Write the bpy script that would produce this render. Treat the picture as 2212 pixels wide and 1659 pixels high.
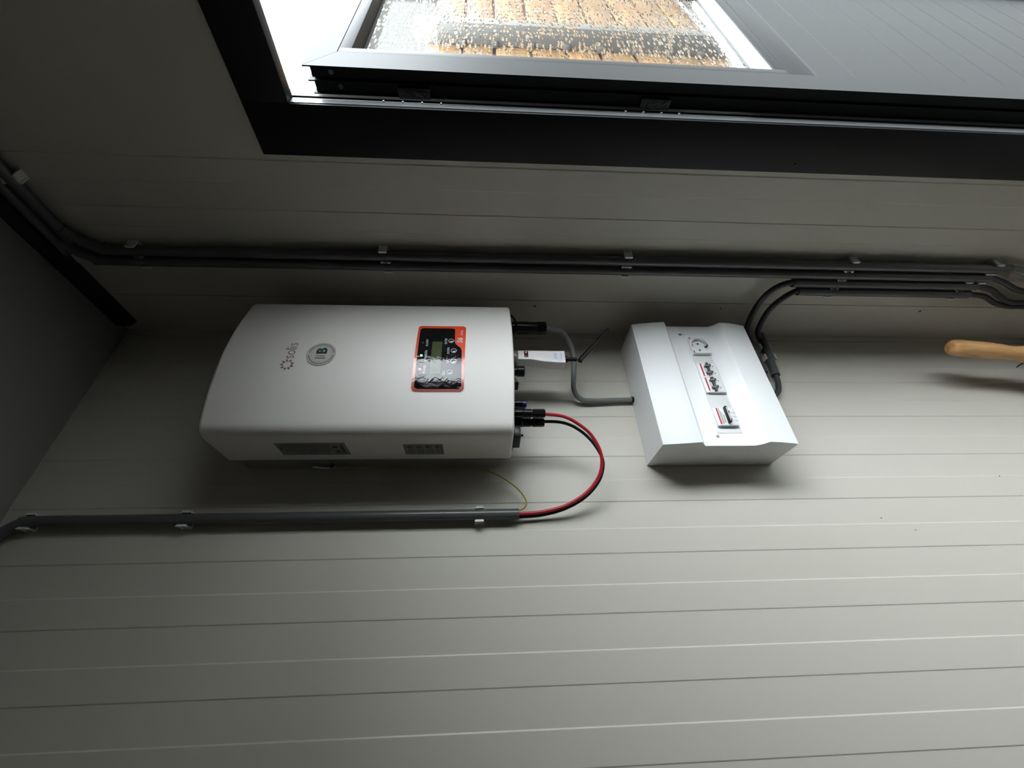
import bpy, bmesh, math, random
from mathutils import Vector, Matrix
random.seed(4)
for o in list(bpy.data.objects): bpy.data.objects.remove(o)
SC = bpy.context.scene
COL = SC.collection
Z0 = 1.62                      # floor to the level of z = 0 used in the measurements below

# ------------------------------------------------------------------ camera
cd = bpy.data.cameras.new('camera'); cam = bpy.data.objects.new('camera', cd); COL.objects.link(cam)
cd.sensor_fit = 'HORIZONTAL'; cd.sensor_width = 36.0; cd.lens = 893.553 * 36.0 / 2212.0
cd.clip_start = 0.01; cd.clip_end = 100
R = Matrix(((-0.031385, 0.82240, -0.56804), (-0.050795, -0.56890, -0.82084), (-0.99822, 0.0031, 0.059629)))
R = R.to_quaternion().to_matrix()
M = R.to_4x4(); M.translation = Vector((-0.7318, -0.8213, 0.0357 + Z0)); cam.matrix_world = M
SC.camera = cam

# ------------------------------------------------------------------ daylight (overcast sky) and exposure
W = bpy.data.worlds.new('overcast_sky'); SC.world = W; W.use_nodes = True
bg = W.node_tree.nodes['Background']
bg.inputs[0].default_value = (0.89, 0.962, 1.0, 1)
# overcast sky: the zenith is three times as bright as the horizon
nt = W.node_tree; tcw = nt.nodes.new('ShaderNodeTexCoord'); sx = nt.nodes.new('ShaderNodeSeparateXYZ'); mrw = nt.nodes.new('ShaderNodeMapRange')
SKY = 12.0
mrw.inputs['From Min'].default_value = 0.0; mrw.inputs['From Max'].default_value = 1.0; mrw.inputs['To Min'].default_value = SKY / 3; mrw.inputs['To Max'].default_value = SKY
nt.links.new(tcw.outputs['Generated'], sx.inputs[0]); nt.links.new(sx.outputs['Z'], mrw.inputs['Value']); nt.links.new(mrw.outputs[0], bg.inputs[1])
SC.view_settings.view_transform = 'Standard'; SC.view_settings.look = 'None'
SC.view_settings.gamma = 1.0; SC.view_settings.use_curve_mapping = False
SC.view_settings.exposure = 1.55
SC.cycles.use_denoising = True
SC.cycles.max_bounces = 12; SC.cycles.diffuse_bounces = 7; SC.cycles.transparent_max_bounces = 16

# ------------------------------------------------------------------ materials
def mat(name, col, rough=0.5, metal=0.0, spec=0.5, emit=None, es=0.0, bump=0.0, bscale=200.0, var=0.0, vscale=8.0, stretch=(1, 1, 1), coat=0.0, sheen=0.0):
    m = bpy.data.materials.new(name); m.use_nodes = True
    nt = m.node_tree; b = nt.nodes['Principled BSDF']
    b.inputs['Base Color'].default_value = (*col, 1); b.inputs['Roughness'].default_value = rough
    b.inputs['Metallic'].default_value = metal; b.inputs['Specular IOR Level'].default_value = spec
    b.inputs['Coat Weight'].default_value = coat
    if emit: b.inputs['Emission Color'].default_value = (*emit, 1); b.inputs['Emission Strength'].default_value = es
    if bump or var:
        tc = nt.nodes.new('ShaderNodeTexCoord'); mp = nt.nodes.new('ShaderNodeMapping')
        mp.inputs['Scale'].default_value = stretch
        nt.links.new(tc.outputs['Object'], mp.inputs[0])
    if bump:
        n = nt.nodes.new('ShaderNodeTexNoise'); n.inputs['Scale'].default_value = bscale; n.inputs['Detail'].default_value = 3
        bp = nt.nodes.new('ShaderNodeBump'); bp.inputs['Strength'].default_value = bump; bp.inputs['Distance'].default_value = 0.001
        nt.links.new(mp.outputs[0], n.inputs['Vector']); nt.links.new(n.outputs['Fac'], bp.inputs['Height']); nt.links.new(bp.outputs[0], b.inputs['Normal'])
    if var:
        n = nt.nodes.new('ShaderNodeTexNoise'); n.inputs['Scale'].default_value = vscale; n.inputs['Detail'].default_value = 5
        r = nt.nodes.new('ShaderNodeMapRange'); r.inputs['To Min'].default_value = 1 - var; r.inputs['To Max'].default_value = 1 + var
        mx = nt.nodes.new('ShaderNodeMix'); mx.data_type = 'RGBA'; mx.blend_type = 'MULTIPLY'; mx.inputs[0].default_value = 1
        mx.inputs[6].default_value = (*col, 1)
        nt.links.new(mp.outputs[0], n.inputs['Vector']); nt.links.new(n.outputs['Fac'], r.inputs['Value'])
        nt.links.new(r.outputs[0], mx.inputs[7]); nt.links.new(mx.outputs[2], b.inputs['Base Color'])
    return m

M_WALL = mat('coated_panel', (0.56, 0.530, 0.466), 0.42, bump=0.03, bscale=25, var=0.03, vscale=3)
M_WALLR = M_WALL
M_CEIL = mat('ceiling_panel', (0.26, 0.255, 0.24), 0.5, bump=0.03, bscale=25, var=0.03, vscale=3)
M_FLOOR = mat('concrete_floor', (0.07, 0.066, 0.06), 0.8, bump=0.3, bscale=60, var=0.15, vscale=6)
M_DARKWALL = mat('low_bounce_wall', (0.08, 0.075, 0.068), 0.7, var=0.1)  # unseen walls, colour darkened so they bounce less light
M_ANTH = mat('anthracite_aluminium', (0.006, 0.0070, 0.0084), 0.5, spec=0.28, bump=0.02, bscale=900, var=0.06, vscale=20)
M_LEAF = mat('grey_powder_coat', (0.0105, 0.0117, 0.0124), 0.48, spec=0.12, bump=0.03, bscale=900, var=0.05, vscale=14)
M_STRIP = mat('near_black', (0.012, 0.012, 0.013), 0.5)
M_GASK = mat('black_rubber', (0.008, 0.008, 0.009), 0.55)
M_ALU = mat('bare_aluminium', (0.55, 0.56, 0.58), 0.33, metal=0.9, bump=0.05, bscale=500)
M_ALUW = mat('wet_aluminium', (0.62, 0.63, 0.64), 0.25, spec=0.6, bump=0.6, bscale=350, var=0.25, vscale=160)
M_COVER = mat('inverter_enamel', (0.82, 0.785, 0.745), 0.48, spec=0.4, bump=0.04, bscale=700)
M_SINK = mat('raw_heatsink', (0.34, 0.33, 0.31), 0.5, metal=0.3, bump=0.05)
M_BOX = mat('white_plastic', (0.84, 0.845, 0.845), 0.36, spec=0.35)
M_MOD = mat('module_plastic', (0.78, 0.79, 0.79), 0.35)
M_BLANK = mat('blanking_plastic', (0.66, 0.66, 0.65), 0.45)
M_PIPE = mat('grey_conduit', (0.085, 0.087, 0.088), 0.30, var=0.05, vscale=40, stretch=(1, 1, .1))
M_CLIP = mat('light_grey_clip', (0.72, 0.72, 0.70), 0.35)
M_CABG = mat('grey_cable', (0.16, 0.175, 0.17), 0.45)
M_CABB = mat('black_cable', (0.018, 0.018, 0.020), 0.38)
M_CABK = mat('charcoal_cable', (0.035, 0.037, 0.040), 0.42)
M_RED = mat('red_cable', (0.42, 0.012, 0.022), 0.36)
M_YG = mat('earth_wire', (0.42, 0.36, 0.05), 0.45)
M_BLK = mat('black_plastic', (0.006, 0.006, 0.007), 0.3, spec=0.3)
M_BLUE = mat('blue_cap', (0.012, 0.014, 0.10), 0.35)
M_DK = mat('dark_hole', (0.01, 0.01, 0.01), 0.8)
M_GREYP = mat('dark_grey_toggle', (0.05, 0.055, 0.06), 0.35)
M_INK = mat('grey_ink', (0.09, 0.08, 0.075), 0.6)
M_INKL = mat('pale_ink', (0.32, 0.30, 0.29), 0.6)
M_LOGO = mat('brown_ink', (0.20, 0.135, 0.12), 0.6)
M_GRN = mat('green_ink', (0.012, 0.055, 0.04), 0.5)
M_BADGE = mat('badge_film', (0.62, 0.60, 0.58), 0.2, spec=0.6)
M_RINK = mat('red_ink', (0.52, 0.012, 0.035), 0.5)
M_MAROON = mat('maroon_ink', (0.17, 0.04, 0.03), 0.5)
M_ROSE = mat('rust_ink', (0.30, 0.10, 0.08), 0.5)
M_ORANGE = mat('orange_print', (0.72, 0.075, 0.02), 0.35)
M_PANEL = mat('black_print', (0.004, 0.004, 0.005), 0.5, spec=0.03)
M_LCD = mat('lcd_green', (0.065, 0.082, 0.028), 0.5, spec=0.05)
M_LCDT = mat('lcd_digits', (0.02, 0.03, 0.012), 0.35)
M_WHINK = mat('white_print', (0.62, 0.62, 0.62), 0.5)
M_LEDG = mat('green_led', (0.1, 0.8, 0.3), 0.3, emit=(0.1, 1.0, 0.35), es=1.6)
M_LEDR = mat('red_led', (0.8, 0.1, 0.1), 0.3, emit=(1.0, 0.06, 0.05), es=1.6)
M_STICK = mat('white_sticker', (0.74, 0.77, 0.85), 0.4)
M_LAB = mat('grey_sticker', (0.26, 0.265, 0.26), 0.4)
M_STEEL = mat('screw_steel', (0.22, 0.23, 0.24), 0.35, metal=0.8)
M_LUG = mat('copper_lug', (0.45, 0.38, 0.28), 0.4, metal=0.5)
M_GROUND = mat('wet_paving', (0.12, 0.12, 0.116), 0.5, bump=0.6, bscale=120, var=0.3, vscale=60)
M_GRAVELB = mat('pale_concrete', (0.08, 0.08, 0.078), 0.7, var=0.15, vscale=20)
M_POST = mat('grey_post', (0.03, 0.029, 0.027), 0.5, var=0.15, vscale=20)
M_RENDER = mat('stone_cladding', (0.020, 0.018, 0.0155), 0.8, bump=0.8, bscale=40, var=0.5, vscale=9)
M_BACK = mat('dark_gap_backing', (0.035, 0.012, 0.005), 0.7)
M_YARD = mat('pale_bounce_wall', (0.20, 0.19, 0.18), 0.8, var=0.1)
M_ROOF = mat('pale_roof', (0.16, 0.16, 0.16), 0.6)

def wood(name, base, dark, rough, sx, scale=14.0):
    m = bpy.data.materials.new(name); m.use_nodes = True; nt = m.node_tree; b = nt.nodes['Principled BSDF']
    tc = nt.nodes.new('ShaderNodeTexCoord'); mp = nt.nodes.new('ShaderNodeMapping'); mp.inputs['Scale'].default_value = sx
    n = nt.nodes.new('ShaderNodeTexNoise'); n.inputs['Scale'].default_value = scale; n.inputs['Detail'].default_value = 6
    cr = nt.nodes.new('ShaderNodeValToRGB'); cr.color_ramp.elements[0].position = 0.35; cr.color_ramp.elements[1].position = 0.65
    cr.color_ramp.elements[0].color = (*dark, 1); cr.color_ramp.elements[1].color = (*base, 1)
    oi = nt.nodes.new('ShaderNodeObjectInfo'); mm = nt.nodes.new('ShaderNodeMapRange'); mm.inputs['To Min'].default_value = 0.8; mm.inputs['To Max'].default_value = 1.15
    mx = nt.nodes.new('ShaderNodeMix'); mx.data_type = 'RGBA'; mx.blend_type = 'MULTIPLY'; mx.inputs[0].default_value = 1
    L = nt.links.new
    L(tc.outputs['Object'], mp.inputs[0]); L(mp.outputs[0], n.inputs['Vector']); L(n.outputs['Fac'], cr.inputs[0])
    L(oi.outputs['Random'], mm.inputs['Value']); L(cr.outputs[0], mx.inputs[6]); L(mm.outputs[0], mx.inputs[7]); L(mx.outputs[2], b.inputs['Base Color'])
    b.inputs['Roughness'].default_value = rough
    return m
M_FENCE = wood('stained_fence_wood', (0.088, 0.0475, 0.0105), (0.050, 0.019, 0.0042), 0.5, (0.5, 6, 6), 6)
M_HANDLE = wood('turned_beech', (0.62, 0.36, 0.15), (0.46, 0.22, 0.075), 0.4, (10, 10, 1.2), 9)

def rain_glass():
    # clear pane wetted by small drops that smear along the leaf
    m = bpy.data.materials.new('rain_wet_glass'); m.use_nodes = True; nt = m.node_tree
    for n in list(nt.nodes): nt.nodes.remove(n)
    N = nt.nodes.new; L = nt.links.new
    out = N('ShaderNodeOutputMaterial'); rf = N('ShaderNodeBsdfRefraction'); gl = N('ShaderNodeBsdfGlossy'); mx = N('ShaderNodeMixShader')
    rf.inputs['IOR'].default_value = 1.33; rf.inputs['Roughness'].default_value = 0.0; rf.inputs['Color'].default_value = (0.97, 0.98, 0.97, 1)
    gl.inputs['Roughness'].default_value = 0.0; mx.inputs[0].default_value = 0.02
    tc = N('ShaderNodeTexCoord'); mp = N('ShaderNodeMapping'); mp.inputs['Scale'].default_value = (0.22, 1, 1)
    v = N('ShaderNodeTexVoronoi'); v.inputs['Scale'].default_value = 230
    r1 = N('ShaderNodeMapRange'); r1.interpolation_type = 'SMOOTHSTEP'; r1.inputs['From Min'].default_value = 0.55; r1.inputs['From Max'].default_value = 0.0
    sc = N('ShaderNodeSeparateColor'); r2 = N('ShaderNodeMapRange'); r2.inputs['From Min'].default_value = 0.50; r2.inputs['From Max'].default_value = 0.75
    mu = N('ShaderNodeMath'); mu.operation = 'MULTIPLY'
    bp = N('ShaderNodeBump'); bp.inputs['Strength'].default_value = 0.5; bp.inputs['Distance'].default_value = 0.0007
    L(tc.outputs['Object'], mp.inputs[0]); L(mp.outputs[0], v.inputs['Vector']); L(v.outputs['Distance'], r1.inputs['Value'])
    L(v.outputs['Color'], sc.inputs[0]); L(sc.outputs[0], r2.inputs['Value']); L(r1.outputs[0], mu.inputs[0]); L(r2.outputs[0], mu.inputs[1])
    L(mu.outputs[0], bp.inputs['Height']); L(bp.outputs[0], rf.inputs['Normal'])
    L(rf.outputs[0], mx.inputs[1]); L(gl.outputs[0], mx.inputs[2]); L(mx.outputs[0], out.inputs[0])
    return m
M_GLASS = rain_glass()
M_HINGE = mat('hinge_black', (0.018, 0.019, 0.021), 0.3, spec=0.6)

def film():
    m = bpy.data.materials.new('crinkled_clear_film'); m.use_nodes = True; nt = m.node_tree
    for n in list(nt.nodes): nt.nodes.remove(n)
    out = nt.nodes.new('ShaderNodeOutputMaterial'); tr = nt.nodes.new('ShaderNodeBsdfTransparent'); gl = nt.nodes.new('ShaderNodeBsdfGlossy')
    gl.inputs['Roughness'].default_value = 0.03; mx = nt.nodes.new('ShaderNodeMixShader'); fr = nt.nodes.new('ShaderNodeFresnel'); fr.inputs[0].default_value = 1.5
    tc = nt.nodes.new('ShaderNodeTexCoord'); n = nt.nodes.new('ShaderNodeTexNoise'); n.inputs['Scale'].default_value = 45; n.inputs['Detail'].default_value = 3; n.inputs['Distortion'].default_value = 2.5
    bp = nt.nodes.new('ShaderNodeBump'); bp.inputs['Strength'].default_value = 0.20; bp.inputs['Distance'].default_value = 0.0018
    L = nt.links.new
    L(tc.outputs['Object'], n.inputs['Vector']); L(n.outputs['Fac'], bp.inputs['Height']); L(bp.outputs[0], gl.inputs['Normal'])
    L(fr.outputs[0], mx.inputs[0]); L(tr.outputs[0], mx.inputs[1]); L(gl.outputs[0], mx.inputs[2]); L(mx.outputs[0], out.inputs[0])
    return m
M_FILM = film()

# ------------------------------------------------------------------ building helpers (coordinates: x to the side, y into the wall, z measured from Z0)
ORI = {}
def tag(o, label=None, cat=None, group=None, kind=None):
    if label: o['label'] = label
    if cat: o['category'] = cat
    if group: o['group'] = group
    if kind: o['kind'] = kind
    return o
def thing(name, loc, label=None, cat=None, group=None, kind=None):
    o = bpy.data.objects.new(name, None); COL.objects.link(o); o.empty_display_size = 0.02
    o.location = (loc[0], loc[1], loc[2] + Z0); ORI[o.name] = Vector(o.location)
    return tag(o, label, cat, group, kind)

class MB:
    def __init__(s): s.b = bmesh.new()
    def box(s, x0, x1, y0, y1, z0, z1, bev=0.0, seg=2):
        vs = [s.b.verts.new((x, y, z)) for x in (min(x0, x1), max(x0, x1)) for y in (min(y0, y1), max(y0, y1)) for z in (min(z0, z1), max(z0, z1))]
        fs = [s.b.faces.new([vs[i] for i in f]) for f in ((0, 1, 3, 2), (4, 6, 7, 5), (0, 4, 5, 1), (2, 3, 7, 6), (0, 2, 6, 4), (1, 5, 7, 3))]
        if bev: bmesh.ops.bevel(s.b, geom=list({e for f in fs for e in f.edges}), offset=bev, segments=seg, affect='EDGES', profile=0.5)
        return s
    def ring_loft(s, rings, cap=True, closed=False):
        prev = None; first = None
        for r in rings:
            vs = [s.b.verts.new(p) for p in r]
            if prev:
                n = len(vs)
                for i in range(n): s.b.faces.new((prev[i], prev[(i + 1) % n], vs[(i + 1) % n], vs[i]))
            else: first = vs
            prev = vs
        if cap: s.b.faces.new(first[::-1]); s.b.faces.new(prev)
        return s
    def tube(s, pts, r, seg=14, cap=True, smooth=True, hollow=0.0, n=10):
        P = [Vector(p) for p in pts]
        if smooth and len(P) > 2:
            Q = []
            for i in range(len(P) - 1):
                p0 = P[max(i - 1, 0)]; p1 = P[i]; p2 = P[i + 1]; p3 = P[min(i + 2, len(P) - 1)]
                for k in range(n):
                    t = k / n
                    Q.append(0.5 * ((2 * p1) + (-p0 + p2) * t + (2 * p0 - 5 * p1 + 4 * p2 - p3) * t * t + (-p0 + 3 * p1 - 3 * p2 + p3) * t ** 3))
            Q.append(P[-1]); P = Q
        rr = r if isinstance(r, (list, tuple)) else None
        rings = []; inner = []
        t0 = (P[1] - P[0]).normalized(); up = Vector((0, 0, 1)) if abs(t0.z) < 0.9 else Vector((1, 0, 0))
        nx = t0.cross(up).normalized()
        for i, p in enumerate(P):
            t = (P[min(i + 1, len(P) - 1)] - P[max(i - 1, 0)]).normalized()
            nx = (nx - t * nx.dot(t)).normalized(); ny = t.cross(nx)
            if rr:
                f = i / (len(P) - 1) * (len(rr) - 1); a = int(min(f, len(rr) - 2)); f -= a; rad = rr[a] * (1 - f) + rr[a + 1] * f
            else: rad = r
            rings.append([p + (nx * math.cos(2 * math.pi * k / seg) + ny * math.sin(2 * math.pi * k / seg)) * rad for k in range(seg)])
            if hollow: inner.append([p + (nx * math.cos(2 * math.pi * k / seg) + ny * math.sin(2 * math.pi * k / seg)) * (rad - hollow) for k in range(seg)])
        if hollow:
            rings = rings + inner[::-1]; rings.append(rings[0]); s.ring_loft(rings, cap=False)
            bmesh.ops.remove_doubles(s.b, verts=s.b.verts, dist=1e-6)
        else: s.ring_loft(rings, cap)
        return s
    def cyl(s, p0, p1, r, seg=20, r2=None):
        return s.tube([p0, p1], [r, r2 if r2 is not None else r], seg, smooth=False)
    def prism(s, poly, axis, a0, a1, bev=0.0):
        """poly: pairs in the two other axes, run along axis from a0 to a1"""
        def P(u, v, w): return {0: (w, u, v), 1: (u, w, v), 2: (u, v, w)}[axis]
        a = [s.b.verts.new(P(u, v, a0)) for u, v in poly]; c = [s.b.verts.new(P(u, v, a1)) for u, v in poly]
        n = len(poly); fs = [s.b.faces.new(a[::-1]), s.b.faces.new(c)]
        for i in range(n): fs.append(s.b.faces.new((a[i], a[(i + 1) % n], c[(i + 1) % n], c[i])))
        if bev: bmesh.ops.bevel(s.b, geom=list(set(fs[0].edges) | set(fs[1].edges)), offset=bev, segments=3, affect='EDGES', profile=0.5)
        return s
    def xf(s, fn):
        for v in s.b.verts: v.co = Vector(fn(*v.co))
        return s
    def build(s, name, m, parent=None, label=None, cat=None, group=None, kind=None, angle=32, loc=None, smooth=True):
        bm = s.b
        bmesh.ops.recalc_face_normals(bm, faces=bm.faces)
        for v in bm.verts: v.co.z += Z0
        if parent is not None: org = ORI[parent.name]
        elif loc is not None: org = Vector((loc[0], loc[1], loc[2] + Z0))
        else:
            lo = [min(v.co[i] for v in bm.verts) for i in range(3)]; hi = [max(v.co[i] for v in bm.verts) for i in range(3)]
            org = Vector(((lo[0] + hi[0]) / 2, (lo[1] + hi[1]) / 2, lo[2]))
        for v in bm.verts: v.co -= org
        bm.normal_update()
        for f in bm.faces: f.smooth = smooth
        for e in bm.edges:
            if len(e.link_faces) == 2 and e.calc_face_angle(0) > math.radians(angle): e.smooth = False
        me = bpy.data.meshes.new(name); bm.to_mesh(me); bm.free(); me.materials.append(m)
        o = bpy.data.objects.new(name, me); COL.objects.link(o)
        if parent is not None: o.parent = parent
        else: o.location = org
        ORI[o.name] = org
        return tag(o, label, cat, group, kind)

# ------------------------------------------------------------------ the room
CZ = 0.933; FZ = -Z0; XL = -2.3; YF = -2.3
YJ = -0.5265; ZH = 0.3425; YO = -1.06      # door opening: hinge jamb, head, far jamb
wb = MB().box(XL - 0.06, -0.0193, 0.0, 0.06, FZ, CZ).box(-0.0178, 0.06, 0.0, 0.06, FZ, CZ).box(-0.021, -0.016, 0.003, 0.06, FZ, CZ).build('wall_back', M_WALL, kind='structure')
rise = 0.0010; sl = 0.0028
def rib_back(xr, xl):
    return [(xr, 0.0004), (xr - sl, -rise), (xl + sl, -rise), (xl, 0.0004)]
for n in range(-1, 21):
    MB().prism(rib_back(-0.2072 - 0.1 * n, -0.2572 - 0.1 * n), 2, FZ, CZ).build('panel_rib', M_WALL, wb, smooth=False)
wr = MB().box(0, 0.05, -0.1174, -0.0002, FZ, CZ).box(0.003, 0.05, -0.120, -0.116, FZ, CZ).box(0, 0.05, YJ + 0.02, -0.119, FZ, CZ) \
    .box(0, 0.05, YO - 0.02, YJ + 0.02, ZH + 0.03, CZ).box(0, 0.05, YF - 0.06, YO - 0.02, FZ, CZ).build('wall_right', M_WALLR, kind='structure')
for ya, yb in ((-0.4385, -0.3905), (-0.3435, -0.2976), (-0.250, -0.204)):
    MB().prism([(0.0004, ya), (-rise, ya + sl), (-rise, yb - sl), (0.0004, yb)], 2, FZ, CZ if ya > -0.35 else CZ).build('panel_rib', M_WALLR, wr, smooth=False)
MB().box(XL - 0.06, XL, YF - 0.06, 0, FZ, CZ).build('wall_left', M_DARKWALL, kind='structure')
MB().box(XL, 0.05, YF - 0.06, YF, FZ, CZ).build('wall_front', M_DARKWALL, kind='structure')
MB().box(XL - 0.06, 0.05, YF - 0.06, 0.06, FZ - 0.05, FZ).build('floor', M_FLOOR, kind='structure')
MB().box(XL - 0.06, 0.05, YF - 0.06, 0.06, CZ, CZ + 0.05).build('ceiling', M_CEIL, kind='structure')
MB().prism([(0.0, 0.893), (-0.016, 0.900), (-0.016, CZ), (0.0, CZ)], 1, -2.29, -0.03).build('dark_strip_1', M_STRIP, kind='structure')  # dark strip along the top of the right wall

# ------------------------------------------------------------------ door: fixed frame, opened leaf
door = thing('door_1', (0, YJ, FZ), kind='structure')
MB().box(-0.004, 0.020, -0.4475, YJ, FZ, 0.4135, 0.001).box(0.020, 0.026, -0.4475, YJ + 0.018, FZ, 0.4135).box(0.026, 0.05, -0.4475, YJ, FZ, 0.4135).build('frame_jamb', M_ANTH, door)
MB().box(-0.004, 0.020, YO, YO - 0.079, FZ, 0.4135, 0.001).box(0.020, 0.05, YO - 0.018, YO - 0.079, FZ, 0.4135).build('frame_jamb', M_ANTH, door)
MB().box(-0.0039, 0.0199, YJ - 0.0, YO, ZH, 0.4134, 0.001).box(0.020, 0.05, YJ, YO, ZH + 0.018, 0.4134).build('frame_head', M_ANTH, door)
MB().box(-0.004, 0.06, YJ, YO, FZ, FZ + 0.02, 0.002).build('threshold', M_ALU, door)
MB().box(0.0002, 0.0125, YJ - 0.0012, YJ, FZ + 0.02, ZH - 0.001).build('reveal_glint', M_ALU, door, 'bright strip imitating daylight on the reveal')  # daylight on the dark reveal edge, put in as bare metal
g = MB().box(0.0205, 0.0235, YJ + 0.006, YJ + 0.0175, 0.205, 0.338)
g.box(0.0205, 0.0235, YJ + 0.006, YJ + 0.0175, -0.200, 0.105).box(0.0205, 0.0235, YJ + 0.006, YJ + 0.0175, FZ + 0.02, -0.290).build('seal_strip', mat('grey_seal', (0.20, 0.20, 0.20), 0.5), door)
MB().cyl((-0.0042, -0.4619, -0.5141), (-0.0052, -0.4619, -0.5141), 0.0028, 10).build('screw_cap', M_GASK, door)
TH = math.radians(2.3); HX = 0.0225; HY = -0.5690
def LF(s, t, z):  # along the leaf, through its thickness, up
    return (HX + s * math.cos(TH) + t * math.sin(TH), HY - s * math.sin(TH) + t * math.cos(TH), z)
LW = 0.550; LT = 0.0385; LB = FZ + 0.03
ztop = 0.3150; zl = 0.2535; zb = -0.4495; zr = -0.515      # leaf top, daylight opening top and bottom, panel top
st = 0.0705
def leaf(mb, name, m, label=None, parent=None, **k): return mb.xf(LF).build(name, m, parent or door, label, **k)
# stiles: front lip, core, middle fin and back core so that the edge shows its groove
def stile_edge(s0, s1, z0, z1):
    m = MB()
    sg = 1 if s1 > s0 else -1
    a = [(s0, z0), (s0, z1 - 0.0003), (s1, zl + 0.0197), (s1, z0)]
    m.prism(a, 1, 0.0, 0.0022)
    m.box(s0 + sg * 0.006, s1, 0.002, 0.0175, z0 + 0.001, z1 - 0.009)
    m.box(s0 + sg * 0.012, s1, 0.0165, 0.0215, z0 + 0.001, z1 - 0.010)
    m.box(s0 + sg * 0.002, s1, 0.0200, 0.0220, z0 + 0.001, z1 - 0.002)
    m.box(s0 + sg * 0.005, s1, 0.0220, 0.0370, z0 + 0.001, z1 - 0.010)
    m.box(s0 + sg * 0.001, s1, 0.0370, LT, z0 + 0.001, z1 - 0.006)
    return m
leaf(stile_edge(0.0, st - 0.018, LB, ztop), 'stile', M_LEAF)
leaf(MB().box(LW - 0.0145, LW, 0.0, LT, LB, ztop), 'stile', M_LEAF)
leaf(MB().prism([(0.0004, ztop), (st - 0.0179, ztop), (st - 0.0179, zl + 0.0203)], 1, 0.0, 0.0022).box(st - 0.0180, LW - 0.0145, 0.0, LT, zl + 0.020, ztop), 'rail', M_LEAF)
leaf(MB().box(st - 0.0178, LW - 0.0146, 0.0, LT, zr + 0.0012, zb - 0.020, 0.0006), 'rail', M_LEAF)
leaf(MB().box(st - 0.0178, LW - 0.0146, 0.0, LT, LB, LB + 0.10, 0.0006), 'rail', M_LEAF)
# glazing beads, a hair lower than the stile face with a joint line round them
gb = 0.0005
leaf(MB().box(st - 0.0008, LW - 0.0150, gb, 0.028, zl, zl + 0.0195, 0.0006), 'glazing_bead', M_LEAF)
leaf(MB().box(st - 0.0008, LW - 0.0150, gb, 0.028, zb - 0.0195, zb, 0.0006), 'glazing_bead', M_LEAF)
leaf(MB().box(st - 0.0174, st, gb, 0.028, zb - 0.0195, zl + 0.0195, 0.0006), 'glazing_bead', M_LEAF)
leaf(MB().box(LW - 0.0300, LW - 0.0148, gb, 0.028, zb - 0.0195, zl + 0.0195, 0.0006), 'glazing_bead', M_LEAF)
leaf(MB().box(st - 0.006, LW - 0.020, 0.0295, 0.0335, zb - 0.006, zl + 0.006), 'glass_pane', M_GLASS, 'glass pane covered in rain drops', smooth=False)
leaf(MB().box(st, LW - 0.030, 0.0275, 0.0295, zb, zb + 0.004).box(st, LW - 0.030, 0.0275, 0.0295, zl - 0.004, zl), 'glass_gasket', M_GASK)
leaf(MB().box(st, LW - 0.030, 0.0335, 0.046, zb - 0.002, zb + 0.006, 0.001), 'outer_sill', M_ALUW)
leaf(MB().box(st + 0.0002, LW - 0.0302, 0.0030, 0.0272, zb - 0.0002, zb + 0.0006), 'lit_ledge', M_ALUW, 'wet ledge under the glass, sky glare put into its pale colour')  # thin plate added; its pale colour stands for sky light on the grey ledge
pz = zr
for k in range(13):
    z1 = pz; z0 = pz - 0.0680; pz = z0
    if z0 < LB + 0.10: z0 = LB + 0.10
    m = MB().prism([(0.0004, z0 + 0.0004), (0.0004, z1 - 0.0045), (0.0048, z1), (0.030, z1), (0.030, z0 + 0.0002)], 0, st - 0.0175, LW - 0.0147)
    leaf(m, 'panel_board', M_LEAF, smooth=False)
leaf(MB().box(st - 0.0178, LW - 0.0146, 0.0305, LT, LB + 0.10, zr), 'back_sheet', M_LEAF)
leaf(MB().box(LW, LW + 0.030, -0.012, LT - 0.01, LB, ztop, 0.003), 'edge_gasket', M_GASK)
def screw(parent, s, t, z, r=0.0035, m=M_STEEL):
    # ring of metal with a dark recess, set on the hinge edge of the leaf
    mb = MB(); seg = 14; rings = []
    for rr, h in ((r, 0.0), (r, 0.0012), (r * 0.62, 0.0014), (r * 0.5, 0.0002)):
        rings.append([(s - h, t + rr * math.cos(2 * math.pi * i / seg), z + rr * math.sin(2 * math.pi * i / seg)) for i in range(seg)])
    mb.ring_loft(rings); return leaf(mb, 'screw', m, parent=parent)
screw(door, 0.0060, 0.0095, 0.2760); screw(door, 0.0050, 0.0285, 0.2660)
for zc in (0.1512, -0.2379):
    h = leaf(MB().box(-0.0035, 0.0058, 0.0235, 0.0385, zc - 0.0235, zc + 0.0255, 0.0008), 'hinge', M_HINGE)
    for k in (-1, 0, 1): screw(h, -0.0034, 0.0310, zc + 0.001 + 0.0155 * k, 0.0044, M_HINGE)
    kn = MB()
    for k in (-2, -1, 0, 1): kn.cyl((0.013, YJ - 0.0020, zc + 0.018 + 0.030 * k), (0.013, YJ - 0.0020, zc + 0.0205 + 0.030 * k), 0.0018, 12)
    kn.build('knuckle_pins', M_ALU, h)

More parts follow.
